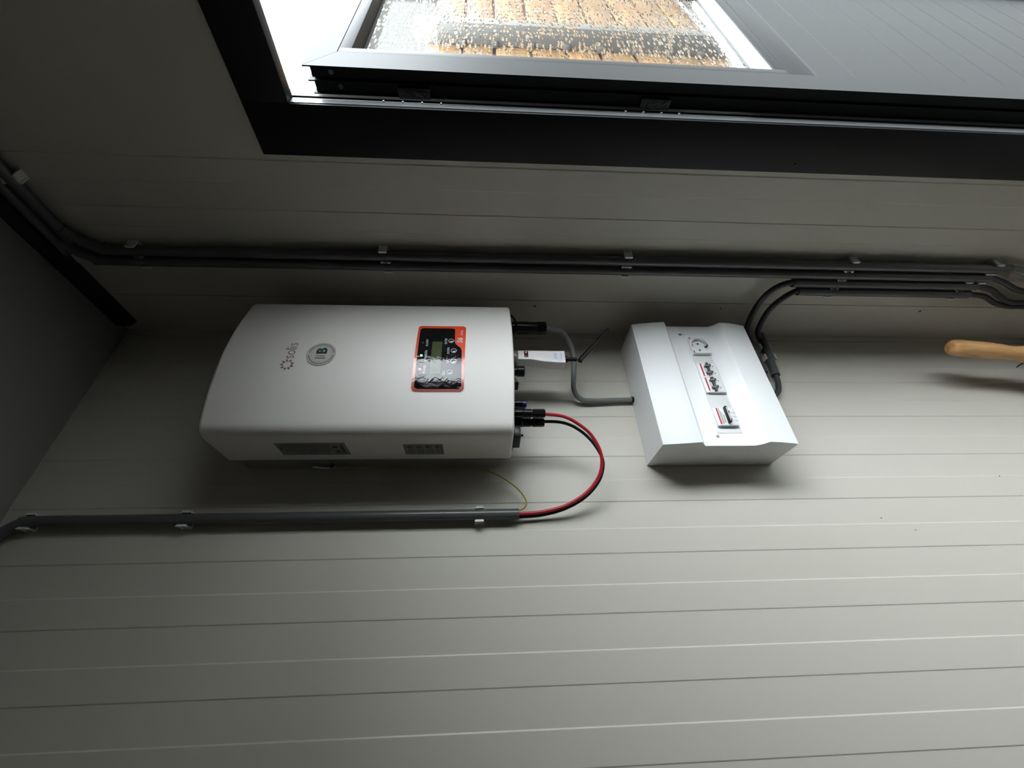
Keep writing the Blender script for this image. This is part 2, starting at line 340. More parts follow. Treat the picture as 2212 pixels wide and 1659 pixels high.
# ------------------------------------------------------------------ inverter
XC = -0.2195; HW = 0.1615; BUL = 0.028; RR = (HW * HW + BUL * BUL) / (2 * BUL)
def dfront(x): return 0.185 - (RR - math.sqrt(max(RR * RR - (x - XC) ** 2, 0)))
inv = thing('solar_inverter', (-0.22, 0, -0.012), 'large white inverter with rounded front, orange and black display panel, mounted on the back wall', 'inverter')
x0, x1 = XC - HW, XC + HW; rc = 0.024
sec = [(x0, -0.052)]
def corner(cx, cy, a0, a1, n=8): return [(cx + rc * math.cos(math.radians(a0 + (a1 - a0) * i / n)), cy + rc * math.sin(math.radians(a0 + (a1 - a0) * i / n))) for i in range(n + 1)]
tilt = math.degrees(math.asin((HW - rc) / RR))
yl = -(dfront(x0 + rc) - rc * math.cos(math.radians(tilt)) - 0.0)
cl = corner(x0 + rc, yl, 180, 270 - tilt)
xa = cl[-1][0]; n = 22
off = cl[-1][1] + dfront(xa)
arc = [(xa + (2 * XC - 2 * xa) * i / n, -dfront(xa + (2 * XC - 2 * xa) * i / n) + off * abs(1 - 2 * i / n) ** 6) for i in range(1, n)]
sec += cl + arc + [(2 * XC - x, y) for x, y in cl[::-1]] + [(x1, -0.052)]
mb = MB(); rings = []
def ins(p, d):
    return [(XC + (x - XC) * (1 - d / HW), -0.052 + (y + 0.052) * (1 - d / 0.12)) for x, y in p]
zb0, zt0 = -0.0125, 0.5405
prof = [(zb0, 0.0035), (zb0 + 0.0012, 0.0012), (zb0 + 0.004, 0), (zt0 - 0.010, 0), (zt0 - 0.005, 0.0012), (zt0 - 0.0018, 0.0042), (zt0, 0.009)]
for z, d in prof: rings.append([(x, y, z + (-0.004 if z < 0.1 else 0.0) * (1 - ((x - XC) / HW) ** 2)) for x, y in ins(sec, d)])
mb.ring_loft(rings).build('cover', M_COVER, inv, angle=40)
hs = MB().box(x0 + 0.002, x1 - 0.002, -0.006, -0.054, 0.013, 0.520, 0.001)
for k in range(9): hs.box(x0 + 0.02 + k * 0.034, x0 + 0.024 + k * 0.034, -0.001, -0.006, 0.03, 0.50)
hs.build('heatsink', M_SINK, inv)
MB().box(x0 + 0.03, x1 - 0.03, -0.002, -0.09, -0.0128, -0.0005).box(x0 + 0.012, x1 - 0.012, -0.06, -0.15, -0.0150, -0.010).build('bottom_plate', M_BLK, inv)

def surf(off=0.0006): return lambda x, y, z: (x, -(dfront(x) + off), z)
def sheet_obj(bm_src, name, m, parent, fn, thick=0.0, cuts=0.006, label=None, cut_axis=0, zaxis=None):
    """flat decal drawn in (u, v) laid on a surface by fn(u, 0, v)"""
    bm = bm_src
    xs = [v.co.x for v in bm.verts]
    if cuts and xs:
        c = min(xs) + cuts
        while c < max(xs):
            bmesh.ops.bisect_plane(bm, geom=bm.verts[:] + bm.edges[:] + bm.faces[:], plane_co=(c, 0, 0), plane_no=(1, 0, 0)); c += cuts
    m2 = MB(); m2.b.free(); m2.b = bm
    m2.xf(lambda x, y, z: fn(x, y, z))
    o = m2.build(name, m, parent, label)
    return o
def rrect(x0, x1, z0, z1, r, n=5):
    b = bmesh.new(); P = []
    for cx, cz, a in ((x1 - r, z1 - r, 0), (x0 + r, z1 - r, 90), (x0 + r, z0 + r, 180), (x1 - r, z0 + r, 270)):
        for i in range(n + 1):
            t = math.radians(a + 90 * i / n); P.append((cx + r * math.cos(t), 0, cz + r * math.sin(t)))
    b.faces.new([b.verts.new(p) for p in P]); return b
def poly(pts):
    b = bmesh.new(); b.faces.new([b.verts.new((x, 0, z)) for x, z in pts]); return b
def ringp(cx, cz, ra, rb, a0=0, a1=360, n=40, b=None):
    b = b or bmesh.new(); pr = None
    for i in range(n + 1):
        t = math.radians(a0 + (a1 - a0) * i / n); q = [b.verts.new((cx + r * math.cos(t), 0, cz + r * math.sin(t))) for r in (ra, rb)]
        if pr: b.faces.new((pr[0], pr[1], q[1], q[0]))
        pr = q
    return b
def disc(cx, cz, r, n=24):
    return poly([(cx + r * math.cos(2 * math.pi * i / n), cz + r * math.sin(2 * math.pi * i / n)) for i in range(n)])
def text_bm(s, size, cx, cz, w=None, h=None, shear=0.0, offset=0.0, align='CENTER', space=1.0):
    c = bpy.data.curves.new('t', 'FONT'); c.body = s; c.size = 1.0; c.shear = shear; c.offset = offset; c.align_x = 'CENTER'; c.space_character = space
    c.resolution_u = 3
    o = bpy.data.objects.new('t', c); COL.objects.link(o); bpy.context.view_layer.update()
    me = bpy.data.meshes.new_from_object(o.evaluated_get(bpy.context.evaluated_depsgraph_get()))
    b = bmesh.new(); b.from_mesh(me); bpy.data.objects.remove(o); bpy.data.curves.remove(c); bpy.data.meshes.remove(me)
    xs = [v.co.x for v in b.verts]; ys = [v.co.y for v in b.verts]
    mx, my = (min(xs) + max(xs)) / 2, (min(ys) + max(ys)) / 2
    kx = (w / (max(xs) - min(xs))) if w else size; ky = (h / (max(ys) - min(ys))) if h else (kx if w else size)
    for v in b.verts: v.co = Vector(((v.co.x - mx) * kx + cx, 0, (v.co.y - my) * ky + cz))
    return b

# lettering and sun gear
sheet_obj(text_bm('solis', 1, -0.2150, 0.4120, w=0.0375, h=0.0200, offset=-0.012), 'brand_lettering', M_LOGO, inv, surf(), label='small brown lettering')
gb_ = bmesh.new()
for k in range(9):
    a = 2 * math.pi * k / 9 + 0.2; cx, cz = -0.2485, 0.4105
    def pp(r, t): return gb_.verts.new((cx + r * math.cos(t), 0, cz + r * math.sin(t)))
    gb_.faces.new((pp(0.0078, a - 0.30), pp(0.0095, a - 0.22), pp(0.0130, a), pp(0.0115, a + 0.10)))
    gb_.faces.new((pp(0.0078, a - 0.30), pp(0.0115, a + 0.10), pp(0.0085, a + 0.24), pp(0.0070, a + 0.10)))
sheet_obj(gb_, 'sun_emblem', M_LOGO, inv, surf(), label='small brown sun shaped emblem')
bx, bz, br = -0.2233, 0.3532, 0.0268
badge = sheet_obj(disc(bx, bz, br, 40), 'round_badge', M_BADGE, inv, surf(0.0005), label='round badge with green letter and red bars')
sheet_obj(ringp(bx, bz, br - 0.0006, br + 0.0004), 'badge_rim', M_INKL, badge, surf(0.0008))
rb = bmesh.new(); ra = 20
while ra < 380:
    if not (84 < ra % 360 < 96 or 262 < ra % 360 < 276):
        rnd = random.uniform(2.2, 4.5); ringp(bx, bz, br - 0.0052, br - 0.0030, ra, ra + rnd, 2, rb); ra += rnd + 1.6
    else: ra += 4
sheet_obj(rb, 'badge_print', M_INK, badge, surf(0.0008))
sheet_obj(ringp(bx, bz, br - 0.0085, br - 0.0080), 'badge_line', M_INKL, badge, surf(0.0008))
sheet_obj(text_bm('B', 1, -0.2155, 0.3532, w=0.0150, h=0.0200, offset=0.045), 'badge_letter', M_GRN, badge, surf(0.0009))
sheet_obj(poly([(-0.2290, 0.3440), (-0.2274, 0.3440), (-0.2274, 0.3626), (-0.2290, 0.3626)]), 'badge_bar', M_ROSE, badge, surf(0.0009))
sheet_obj(poly([(-0.2340, 0.3440), (-0.2323, 0.3440), (-0.2323, 0.3626), (-0.2340, 0.3626)]), 'badge_bar', M_MAROON, badge, surf(0.0009))
# display panel
pan = sheet_obj(rrect(-0.3040, -0.1425, 0.0795, 0.1765, 0.0075), 'display_panel', M_ORANGE, inv, surf(0.0006), label='orange bordered black display panel')
sheet_obj(poly([(-0.1560, 0.1720), (-0.1515, 0.1700), (-0.1500, 0.1660), (-0.1500, 0.1100), (-0.1508, 0.1035), (-0.1545, 0.1018), (-0.1900, 0.1005), (-0.1956, 0.0985), (-0.2050, 0.0890), (-0.2120, 0.0860), (-0.2930, 0.0840), (-0.2990, 0.0890), (-0.2990, 0.1660), (-0.2950, 0.1712)]), 'black_field', M_PANEL, pan, surf(0.0009))
sheet_obj(poly([(-0.1895, 0.1250), (-0.1895, 0.1445), (-0.2670, 0.1450), (-0.2670, 0.1245)]), 'lcd_screen', M_LCD, pan, surf(0.0012), label='green display window')
lb = bmesh.new()
for r_ in range(2):
    for q in range(13):
        ux = -0.2540 + q * 0.0046; uz = 0.1375 - r_ * 0.0070
        vs = [lb.verts.new(p) for p in ((ux, 0, uz), (ux + 0.0034, 0, uz), (ux + 0.0034, 0, uz + 0.0008), (ux, 0, uz + 0.0008))]; lb.faces.new(vs)
        vs = [lb.verts.new(p) for p in ((ux, 0, uz - 0.0040), (ux + 0.0009, 0, uz - 0.0040), (ux + 0.0009, 0, uz), (ux, 0, uz))]; lb.faces.new(vs)
tag(sheet_obj(lb, 'lcd_characters', M_LCDT, pan, surf(0.0015)), kind='stuff')
for s_, cx, cz, w_ in (('POWER', -0.2576, 0.1550, 0.0185), ('OPERATION', -0.2262, 0.1550, 0.0260), ('ALARM', -0.1930, 0.1550, 0.0185)):
    sheet_obj(text_bm(s_, 1, cx, cz, w=w_, h=0.0046), 'lamp_lettering', M_WHINK, pan, surf(0.0012))
for s_, cx, cz, w_ in (('ESC', -0.2650, 0.1182, 0.0095), ('UP', -0.2395, 0.1122, 0.0070), ('DOWN', -0.2130, 0.1122, 0.0155), ('ENTER', -0.1877, 0.1182, 0.0155)):
    sheet_obj(text_bm(s_, 1, cx, cz, w=w_, h=0.0046), 'button_lettering', M_WHINK, pan, surf(0.0012))
for cx, cz in ((-0.2643, 0.1073), (-0.2390, 0.1009), (-0.2133, 0.1014), (-0.1873, 0.1079)):
    bt = sheet_obj(disc(cx, cz, 0.0056), 'push_button', M_PANEL, pan, surf(0.0013))
    sheet_obj(ringp(cx, cz, 0.0048, 0.0056, n=24), 'button_ring', M_WHINK, bt, surf(0.0016))
    sheet_obj(ringp(cx, cz, 0.0010, 0.0040, 130, 260, 10), 'button_mark', M_WHINK, bt, surf(0.0016))
for cx, m_, nm in ((-0.2258, M_LEDG, 'green_lamp'), (-0.2576, M_LEDR, 'red_lamp')):
    MB().cyl((cx, -(dfront(cx) + 0.0006), 0.1634), (cx, -(dfront(cx) + 0.0022), 0.1634), 0.0021, 12).build(nm, m_, pan)
MB().cyl((-0.193, -(dfront(-0.193) + 0.0006), 0.1634), (-0.193, -(dfront(-0.193) + 0.0018), 0.1634), 0.0016, 12).build('unlit_lamp', M_GREYP, pan)
sheet_obj(text_bm('S6', 1, -0.1850, 0.0905, w=0.0150, h=0.0118, shear=0.15, offset=0.03), 'series_lettering', M_WHINK, pan, surf(0.0012))
sheet_obj(text_bm('Series', 1, -0.1635, 0.0888, w=0.0160, h=0.0075, shear=0.3), 'series_lettering', M_WHINK, pan, surf(0.0012))
sheet_obj(rrect(-0.3040, -0.1425, 0.0795, 0.1765, 0.0075), 'clear_film', M_FILM, pan, surf(0.0024), label='glossy crinkled film over the panel')
# rating labels on the cover's side
def side(off): return lambda u, y, v: (x0 - off, u, v)
def label_sheet(y0, y1, z0, z1, rows, cells):
    L = sheet_obj(poly([(y0, z0), (y1, z0), (y1, z1), (y0, z1)]), 'rating_label', M_LAB, inv, side(0.0004), cuts=0, label='grey printed rating label')
    b = bmesh.new()
    def q(a, c, d, e): b.faces.new([b.verts.new((p, 0, s)) for p, s in ((a, d), (c, d), (c, e), (a, e))])
    if rows:
        z = z1 - 0.012
        while z > z0 + 0.030:
            for a, c in ((0.06, 0.42), (0.48, 0.62 + random.random() * 0.3)): q(y0 + (y1 - y0) * a, y0 + (y1 - y0) * c, z, z + 0.0012)
            z -= 0.0031
        q(y0 + 0.008, y1 - 0.008, z0 + 0.006, z0 + 0.012); q(y0 + 0.012, y0 + 0.022, z0 + 0.016, z0 + 0.026); q(y1 - 0.020, y1 - 0.010, z0 + 0.016, z0 + 0.024)
        q(y0 + 0.015, y0 + 0.03, z1 - 0.008, z1 - 0.004)
    else:
        t = 0.0008
        q(y0 + 0.001, y1 - 0.001, z0 + 0.001, z0 + 0.001 + t); q(y0 + 0.001, y1 - 0.001, z1 - 0.001 - t, z1 - 0.001); q(y0 + 0.001, y0 + 0.001 + t, z0, z1); q(y1 - 0.001 - t, y1 - 0.001, z0, z1)
        for k in range(4):
            c = z0 + 0.009 + k * 0.0175
            q(y0 + 0.005, y1 - 0.005, c - 0.0055, c - 0.0040); q(y0 + 0.006, y0 + 0.016, c - 0.002, c + 0.0055); q(y0 + 0.020, y1 - 0.006, c - 0.001, c + 0.0005); q(y0 + 0.020, y1 - 0.006, c + 0.003, c + 0.0045)
    tag(sheet_obj(b, 'label_print', M_INK, L, side(0.0007), cuts=0), kind='stuff')
label_sheet(-0.125, -0.0745, 0.2965, 0.4225, True, 0)
label_sheet(-0.117, -0.0735, 0.119, 0.1925, False, 4)
# fittings under the inverter
def ribbed(x, d, zs, rads, m, name, parent, seg=16, octo=False, label=None):
    mb = MB(); rings = []
    for z, r in zip(zs, rads): rings.append([(x + r * math.cos(2 * math.pi * (i + .5) / seg), -d + r * math.sin(2 * math.pi * (i + .5) / seg), z) for i in range(seg)])
    return mb.ring_loft(rings).build(name, m, parent, label)
ribbed(-0.0725, 0.100, [-0.012, -0.030, -0.031, -0.033, -0.034, -0.060, -0.061, -0.082, -0.083], [0.0148, 0.0148, 0.0140, 0.0140, 0.0152, 0.0152, 0.0145, 0.0145, 0.0140], M_BLK, 'cable_gland', inv, label='large black cable gland')
ribbed(-0.0725, 0.100, [-0.080, -0.082, -0.099, -0.102], [0.0148, 0.0162, 0.0162, 0.0130], M_BLK, 'gland_nut', inv, seg=8)
MB().tube([(-0.085, -0.155, -0.016), (-0.098, -0.150, -0.026), (-0.104, -0.130, -0.028)], 0.0025, 8).build('cord_loop', M_BLK, inv)
ribbed(-0.205, 0.108, [-0.012, -0.028, -0.029, -0.042, -0.044], [0.0105, 0.0105, 0.0118, 0.0118, 0.0100], M_BLK, 'vent_plug', inv, seg=12)
MB().prism([(-0.238, -0.012), (-0.222, -0.012), (-0.224, -0.022), (-0.238, -0.030)], 1, -0.115, -0.085).build('plastic_tab', M_BLK, inv)
def mc4(x, d, blue, long):
    zs = [-0.012, -0.0165, -0.017, -0.026, -0.0265, -0.034, -0.035]
    rs = [0.0085, 0.0085, 0.0068, 0.0068, 0.0080, 0.0080, 0.0070]
    c = ribbed(x, d, zs, rs, M_BLK, 'panel_connector', inv, seg=12)
    for k in (-1, 1): MB().box(x + k * 0.0075, x + k * 0.0092, -d - 0.0028, -d + 0.0028, -0.036, -0.018, 0.0006).build('latch', M_BLK, c)
    MB().box(x - 0.003, x + 0.003, -d - 0.0092, -d - 0.0075, -0.036, -0.016, 0.0006).build('latch', M_BLK, c)
    if blue: ribbed(x, d, [-0.034, -0.0345, -0.043, -0.0445], [0.0070, 0.0078, 0.0078, 0.0060], M_BLUE, 'blue_cap', c)
mc4(-0.286, 0.105, True, False); mc4(-0.273, 0.072, True, False)
mc4(-0.3110, 0.110, False, True); mc4(-0.3205, 0.090, False, True)
MB().box(-0.362, -0.336, -0.058, -0.106, -0.030, -0.010, 0.002).build('isolator_switch', M_BLK, inv, 'square black switch under the cover')
MB().cyl((-0.347, -0.085, -0.030), (-0.347, -0.085, -0.0365), 0.0022, 10).build('switch_stem', M_BLK, inv)
def plug(x, d, label):
    t = thing('cable_connector', (x, -d, -0.080), label, 'connector', 'connectors under the inverter')
    ribbed(x, d, [-0.036, -0.037, -0.052, -0.0525, -0.055, -0.0555], [0.0078, 0.0090, 0.0090, 0.0078, 0.0078, 0.0088], M_BLK, 'housing', t, seg=14)
    ribbed(x, d, [-0.0555, -0.056, -0.077, -0.080], [0.0080, 0.0092, 0.0092, 0.0078], M_BLK, 'nut', t, seg=10)
plug(-0.3110, 0.110, 'black plug connector on the red cable under the inverter')
plug(-0.3205, 0.090, 'black plug connector on the black cable under the inverter')

# ------------------------------------------------------------------ wifi stick and aerial
stk = thing('wifi_stick', (-0.175, -0.11, -0.134), 'slim white data stick with a red lamp and black aerial, plugged in under the inverter', 'data stick')
mb = MB(); rings = []
for z, xl, df in ((-0.031, -0.1815, 0.1205), (-0.060, -0.1820, 0.1210), (-0.085, -0.1870, 0.1205), (-0.108, -0.1895, 0.1205), (-0.1335, -0.1905, 0.1205)):
    r = 0.0022; P = []
    xr, db = -0.1570, 0.094
    for cx, cy, a in ((xr - r, -db - r, 0), (xl + r, -db - r, 90), (xl + r, -df + r, 180), (xr - r, -df + r, 270)):
        for i in range(4): t = math.radians(a + 30 * i); P.append((cx + r * math.cos(t), cy + r * math.sin(t), z))
    rings.append(P)
mb.ring_loft(rings).build('body', mat('white_gloss_plastic', (0.80, 0.78, 0.77), 0.28), stk, angle=50)
ribbed(-0.1700, 0.106, [-0.0152, -0.0160, -0.027, -0.031], [0.0185, 0.0195, 0.0195, 0.0165], mat('collar_grey', (0.22, 0.19, 0.18), 0.3), 'collar', stk, seg=28)
MB().box(-0.1765, -0.1595, -0.1211, -0.1200, -0.0530, -0.0440, 0.0004).build('lamp_window', M_BLK, stk)
MB().cyl((-0.1635, -0.1212, -0.0485), (-0.1635, -0.1222, -0.0485), 0.0013, 10).build('red_lamp', M_LEDR, stk)
stl = sheet_obj(poly([(-0.1845, -0.1285), (-0.1600, -0.1285), (-0.1600, -0.1060), (-0.1835, -0.1060)]), 'sticker', M_STICK, stk, lambda x, y, z: (x, -0.1210, z), cuts=0, label='small white sticker')
pb = bmesh.new()
for k in range(6):
    z = -0.1105 - k * 0.0028
    if 1 < k < 5: continue
    pb.faces.new([pb.verts.new(p) for p in ((-0.1800, 0, z), (-0.1640, 0, z), (-0.1640, 0, z - 0.0010), (-0.1800, 0, z - 0.0010))])
tag(sheet_obj(pb, 'sticker_print', M_INKL, stl, lambda x, y, z: (x, -0.1213, z), cuts=0), kind='stuff')
ribbed(-0.1750, 0.112, [-0.133, -0.1335, -0.139, -0.1395, -0.160], [0.0060, 0.0075, 0.0075, 0.0045, 0.0045], M_BLK, 'aerial_socket', stk, seg=12)
aer = MB().tube([(-0.1795, -0.1130, -0.1665), (-0.1700, -0.1135, -0.1735), (-0.0905, -0.1180, -0.2430)], [0.0058, 0.0056, 0.0040], 14, smooth=False).build('aerial', M_BLK, stk, 'thin black aerial')

# ------------------------------------------------------------------ distribution box
bx0, bx1 = -0.3775, -0.0575; bt, bb = -0.3098, -0.5885
dbx = thing('distribution_box', (-0.2175, 0, bb), 'white plastic fuse box with a curved double ridged cover, socket and breakers, below the inverter', 'fuse box')
yz = [(0.0, bt), (-0.1008, bt), (-0.1040, -0.3300), (-0.1078, -0.3600), (-0.1108, -0.3830), (-0.1100, -0.3870), (-0.1050, -0.3905), (-0.0960, -0.3955), (-0.0940, -0.3990),
      (-0.0940, -0.5000), (-0.0960, -0.5060), (-0.1010, -0.5130), (-0.1085, -0.5205), (-0.1110, -0.5235), (-0.1112, -0.5262), (-0.1085, -0.5500), (-0.1045, -0.5720), (-0.1008, bb), (0.0, bb)]
shell = MB().prism(yz, 0, bx0, bx1, 0.0012).build('cover', M_BOX, dbx, angle=22)
# raised surround of the row of modules with its blanks
DZ0, DZ1 = -0.4815, -0.4365
xs0, xs1 = -0.345, -0.0885
MB().box(xs0 - 0.004, xs1 + 0.004, -0.0937, -0.0950, DZ0 - 0.004, DZ1 + 0.004, 0.0008).build('module_surround', M_BOX, dbx)
for a, c in ((-0.1765, -0.1495), (-0.293, -0.2545)): MB().box(a, c, -0.094, -0.0962, DZ0, DZ1, 0.0005).build('blanking_strip', M_BLANK, dbx)
def module(xa, xb, name, d=0.1035):
    m = MB().prism([(-0.094, DZ0), (-0.094, DZ1), (-d + 0.0030, DZ1), (-d + 0.001, DZ1 - 0.002), (-d, DZ1 - 0.006), (-d, DZ0 + 0.006), (-d + 0.001, DZ0 + 0.002), (-d + 0.003, DZ0)], 0, xa, xb, 0.0004)
    return m.build(name, M_MOD, dbx)
def patch(xa, xb, za, zc, d, name, m, parent): return MB().box(xa, xb, -d, -d - 0.0004, za, zc).build(name, m, parent)
# socket: a round bowl sunk in a square module
sk = module(-0.1475, -0.0985, 'socket', 0.0962)
cx, cz, dd = -0.1230, -0.4590, 0.1040
mb = MB(); rings = []; seg = 40
def sq(t, hx, hz):
    c, q = math.cos(t), math.sin(t); k = min(hx / max(abs(c), 1e-6), hz / max(abs(q), 1e-6)); return c * k, q * k
for kind, a, h in (('s', 0, -0.0075), ('s', 0, -0.0008), ('s', 0.0008, 0.0), ('c', 0.0200, 0.0), ('c', 0.0197, -0.0006), ('c', 0.0190, -0.0070)):
    P = []
    for i in range(seg):
        t = 2 * math.pi * (i + .5) / seg
        u, w = sq(t, 0.0243 - a, 0.0222 - a) if kind == 's' else (a * math.cos(t), a * math.sin(t))
        P.append((cx + u, -dd - h, cz + w))
    rings.append(P)
mb.ring_loft(rings, cap=False).build('socket_bowl', M_MOD, sk)
dd = 0.0962 - 0.0022
for k in (-1, 1):
    MB().cyl((cx + k * 0.0095, -dd - 0.0022, cz), (cx + k * 0.0095, -dd - 0.0027, cz), 0.0024, 12).build('pin_hole', M_DK, sk)
    MB().box(cx - 0.0022, cx + 0.0022, -dd - 0.0022, -dd - 0.0090, cz + k * 0.0188, cz + k * 0.0172).box(cx - 0.0022, cx + 0.0022, -dd - 0.0022, -dd - 0.0036, cz + k * 0.0188, cz + k * 0.0140).build('earth_clip', M_GREYP, sk)
patch(-0.1055, -0.1000, -0.4405, -0.4380, 0.1040, 'red_mark', M_RINK, sk); patch(-0.1460, -0.1400, -0.4405, -0.4380, 0.1040, 'red_mark', M_ROSE, sk)
dd = 0.1035
# two double breakers side by side
for xa, xb in ((-0.2150, -0.1765), (-0.2540, -0.2155)):
    br_ = module(xa, xb, 'breaker')
    patch(xa + 0.003, xb - 0.001, -0.4445, -0.4415, dd, 'red_mark', M_RINK, br_)
    patch(xa + 0.006, xb - 0.010, -0.4495, -0.4488, dd, 'small_print', M_INKL, br_); patch(xa + 0.006, xb - 0.014, -0.4515, -0.4508, dd, 'small_print', M_INKL, br_)
    patch(xa + 0.004, xa + 0.009, -0.4515, -0.4500, dd, 'small_print', M_INK, br_)
    MB().box(xa + 0.0005, xb - 0.0005, -dd + 0.001, -dd - 0.0050, -0.4585, -0.4538, 0.0008).build('breaker_bar', M_GREYP, br_)
    for q in (0.28, 0.76):
        xq = xa + (xb - xa) * q
        MB().prism([(-dd, -0.4600), (-dd, -0.4500), (-dd - 0.0035, -0.4505), (-dd - 0.0075, -0.4590), (-dd - 0.0065, -0.4625)], 0, xq - 0.0026, xq + 0.0026, 0.0005).build('toggle', M_GREYP, br_)
        patch(xq - 0.0015, xq + 0.0015, -0.4705, -0.4692, dd, 'small_print', M_DK, br_)
MB().box(-0.2170, -0.2140, -dd, -dd - 0.0052, -0.4592, -0.4533, 0.0005).build('white_link', M_MOD, dbx)
# residual current device
rcd = module(-0.3350, -0.2935, 'residual_breaker')
patch(-0.3330, -0.2945, -0.4440, -0.4410, dd, 'red_mark', M_RINK, rcd)
for k in range(4): patch(-0.3320 + k * 0.001, -0.2960 - k * 0.005, -0.4468 - k * 0.0022, -0.4460 - k * 0.0022, dd, 'small_print', M_INK if k != 2 else M_INKL, rcd)
MB().box(-0.3320, -0.2935, -dd + 0.001, -dd - 0.0080, -0.4615, -0.4570, 0.001).build('toggle_bar', M_BLK, rcd)
MB().box(-0.3290, -0.2970, -dd - 0.0078, -dd - 0.0086, -0.4600, -0.4586, 0.0002).build('white_line', M_WHINK, rcd)
for q in (-0.3050, -0.3230): MB().cyl((q, -dd, -0.4645), (q, -dd - 0.0030, -0.4645), 0.0026, 12).build('test_button', mat('rust_button', (0.20, 0.08, 0.05), 0.4), rcd)
for q in (-0.3060, -0.3155, -0.3250): patch(q - 0.0004, q + 0.0004, -0.4800, -0.4670, dd - 0.0003, 'score_line', M_INKL, rcd)
for cx_, cz_ in ((-0.0830, -0.4260), (-0.3560, -0.4310)): MB().cyl((cx_, -0.0936, cz_), (cx_, -0.0948, cz_), 0.0032, 12).build('cover_screw', M_STEEL, dbx)
MB().box(-0.0836, -0.0824, -0.0938, -0.0943, -0.4210, -0.4310).build('screw_mark', M_INK, dbx)
MB().box(-0.0834, -0.0826, -0.0938, -0.0943, -0.4360, -0.4330).build('screw_mark', M_INK, dbx)

# ------------------------------------------------------------------ conduits and their clips
PR = 0.0101; PD = 0.0170
def pipe(pts, label, loc, m=M_PIPE, n=8, name='conduit_pipe', grp='grey conduits'):
    return MB().tube(pts, PR, 20, smooth=len(pts) > 2, hollow=0.0016, n=n).build(name, m, None, label, 'pipe', grp, angle=50)
def bend(p, d0, d1, r, n=6):
    """points of a quarter bend that arrives at corner p along d0 and leaves along d1"""
    p = Vector(p); d0 = Vector(d0); d1 = Vector(d1); c = p - d0 * r + d1 * r
    return [c - d1 * r * math.cos(math.radians(90 * i / n)) + d0 * r * math.sin(math.radians(90 * i / n)) for i in range(n + 1)]
XP = -0.4830
pipe([(XP + 0.0005, -PD, -0.0265), (XP, -PD, 0.30), (XP, -PD, 0.60)] + bend((XP, -PD, 0.913), (0, 0, 1), (-1, 0, 0), 0.055) + [(-0.9, -PD, 0.913), (-1.6, -PD, 0.913)],
     'single grey conduit beside the inverter, red cable entering its lower end', None, n=4)
YA, YB, YC, YD = -0.2545, -0.2285, -0.2035, -0.1780
zt1, zt2 = 0.846, 0.873
pipe([(-PD, YA, -1.150), (-PD, YA, -0.5), (-PD, YA, 0.4)] + bend((-PD, YA, zt1), (0, 0, 1), (0, -1, 0), 0.07) + [(-PD, -1.0, zt1), (-PD, -2.2, zt1)],
     'long grey conduit nearest the dark door frame, bending along the ceiling', None, n=4)
pipe([(-PD, YB, -1.128), (-PD, YB, -0.5), (-PD, YB, 0.4)] + bend((-PD, YB, zt2), (0, 0, 1), (0, -1, 0), 0.07) + [(-PD, -1.0, zt2), (-PD, -2.2, zt2)],
     'long grey conduit running second from the dark door frame', None, n=4)
pipe([(-PD, YC, -1.120), (-PD, YC, -0.667)], 'short grey conduit beside the long pair, upper black feed cable leaving its end', None)
pipe([(-PD, YD, -1.126), (-PD, YD, -0.695)], 'short grey conduit closest to the room corner, lower black feed cable leaving its end', None)
pipe([(-0.012, -PD, -0.6560), (-0.140, -PD, -0.6560)], 'stub of grey conduit tight under the fuse box, mostly hidden by it', None)
pipe([(-0.012, -PD, -0.6960), (-0.147, -PD, -0.6850)], 'stub of grey conduit lying level below the fuse box, fully visible', None)

def make_clip(label):
    t = thing('pipe_clip', (0, 0, -Z0), label, 'clip', 'pipe clips')
    def b(mb, nm): return mb.xf(lambda x, y, z: (x, y, z - Z0)).build(nm, M_CLIP, t)
    b(MB().box(-0.0128, 0.0128, 0.0, -0.0050, -0.0080, 0.0080, 0.0006), 'clip_base')
    for k in (-1, 1):
        m = MB().box(k * 0.0108, k * 0.0124, -0.004, -0.0215, -0.0066, 0.0066)
        for z in (-1, 1): m.prism([(k * 0.0106, -0.003), (k * 0.0150, -0.003), (k * 0.0138, -0.014), (k * 0.0150, -0.0235), (k * 0.0108, -0.0215)], 2, z * 0.0060, z * 0.0084)
        m.box(k * 0.0108, k * 0.0148, -0.0205, -0.0228, -0.0070, 0.0070)
        b(m, 'clip_arm')
    return t
clip0 = None
def clip(loc, rot, label, flag={}):
    if 'c' not in flag: flag['c'] = make_clip(label); r = flag['c']
    else:
        s0 = flag['c']; r = s0.copy(); COL.objects.link(r); r['label'] = label
        for ch in list(s0.children): c = ch.copy(); COL.objects.link(c); c.parent = r
    r.location = (loc[0], loc[1], loc[2] + Z0); r.rotation_euler = rot
RB = (0, 0, 0); RRt = (0, 0, math.radians(-90)); RH = (0, math.radians(90), 0)
clip((XP, 0, 0.0500), RB, 'pale grey clip near the lower end of the single conduit beside the inverter')
clip((XP, 0, 0.5950), RB, 'grey clip on the single conduit level with the inverter top')
clip((XP, 0, 0.8680), RB, 'dim grey clip on the single conduit where it bends at the ceiling')
for z, w in ((0.742, 'highest, in the dark near the ceiling'), (0.251, 'above the inverter display, second from the ceiling'), (-0.263, 'between inverter and fuse box'), (-0.771, 'below the fuse box'), (-1.113, 'lowest')):
    clip((0, YA, z), RRt, 'clip on the conduit nearest the door frame, ' + w)
for z, w in ((0.742, 'highest, in the dark near the ceiling'), (0.2475, 'second from the ceiling'), (-0.2685, 'between inverter and fuse box'), (-0.776, 'below the fuse box'), (-1.1215, 'lowest')):
    clip((0, YB, z), RRt, 'clip on the second long conduit, ' + w)
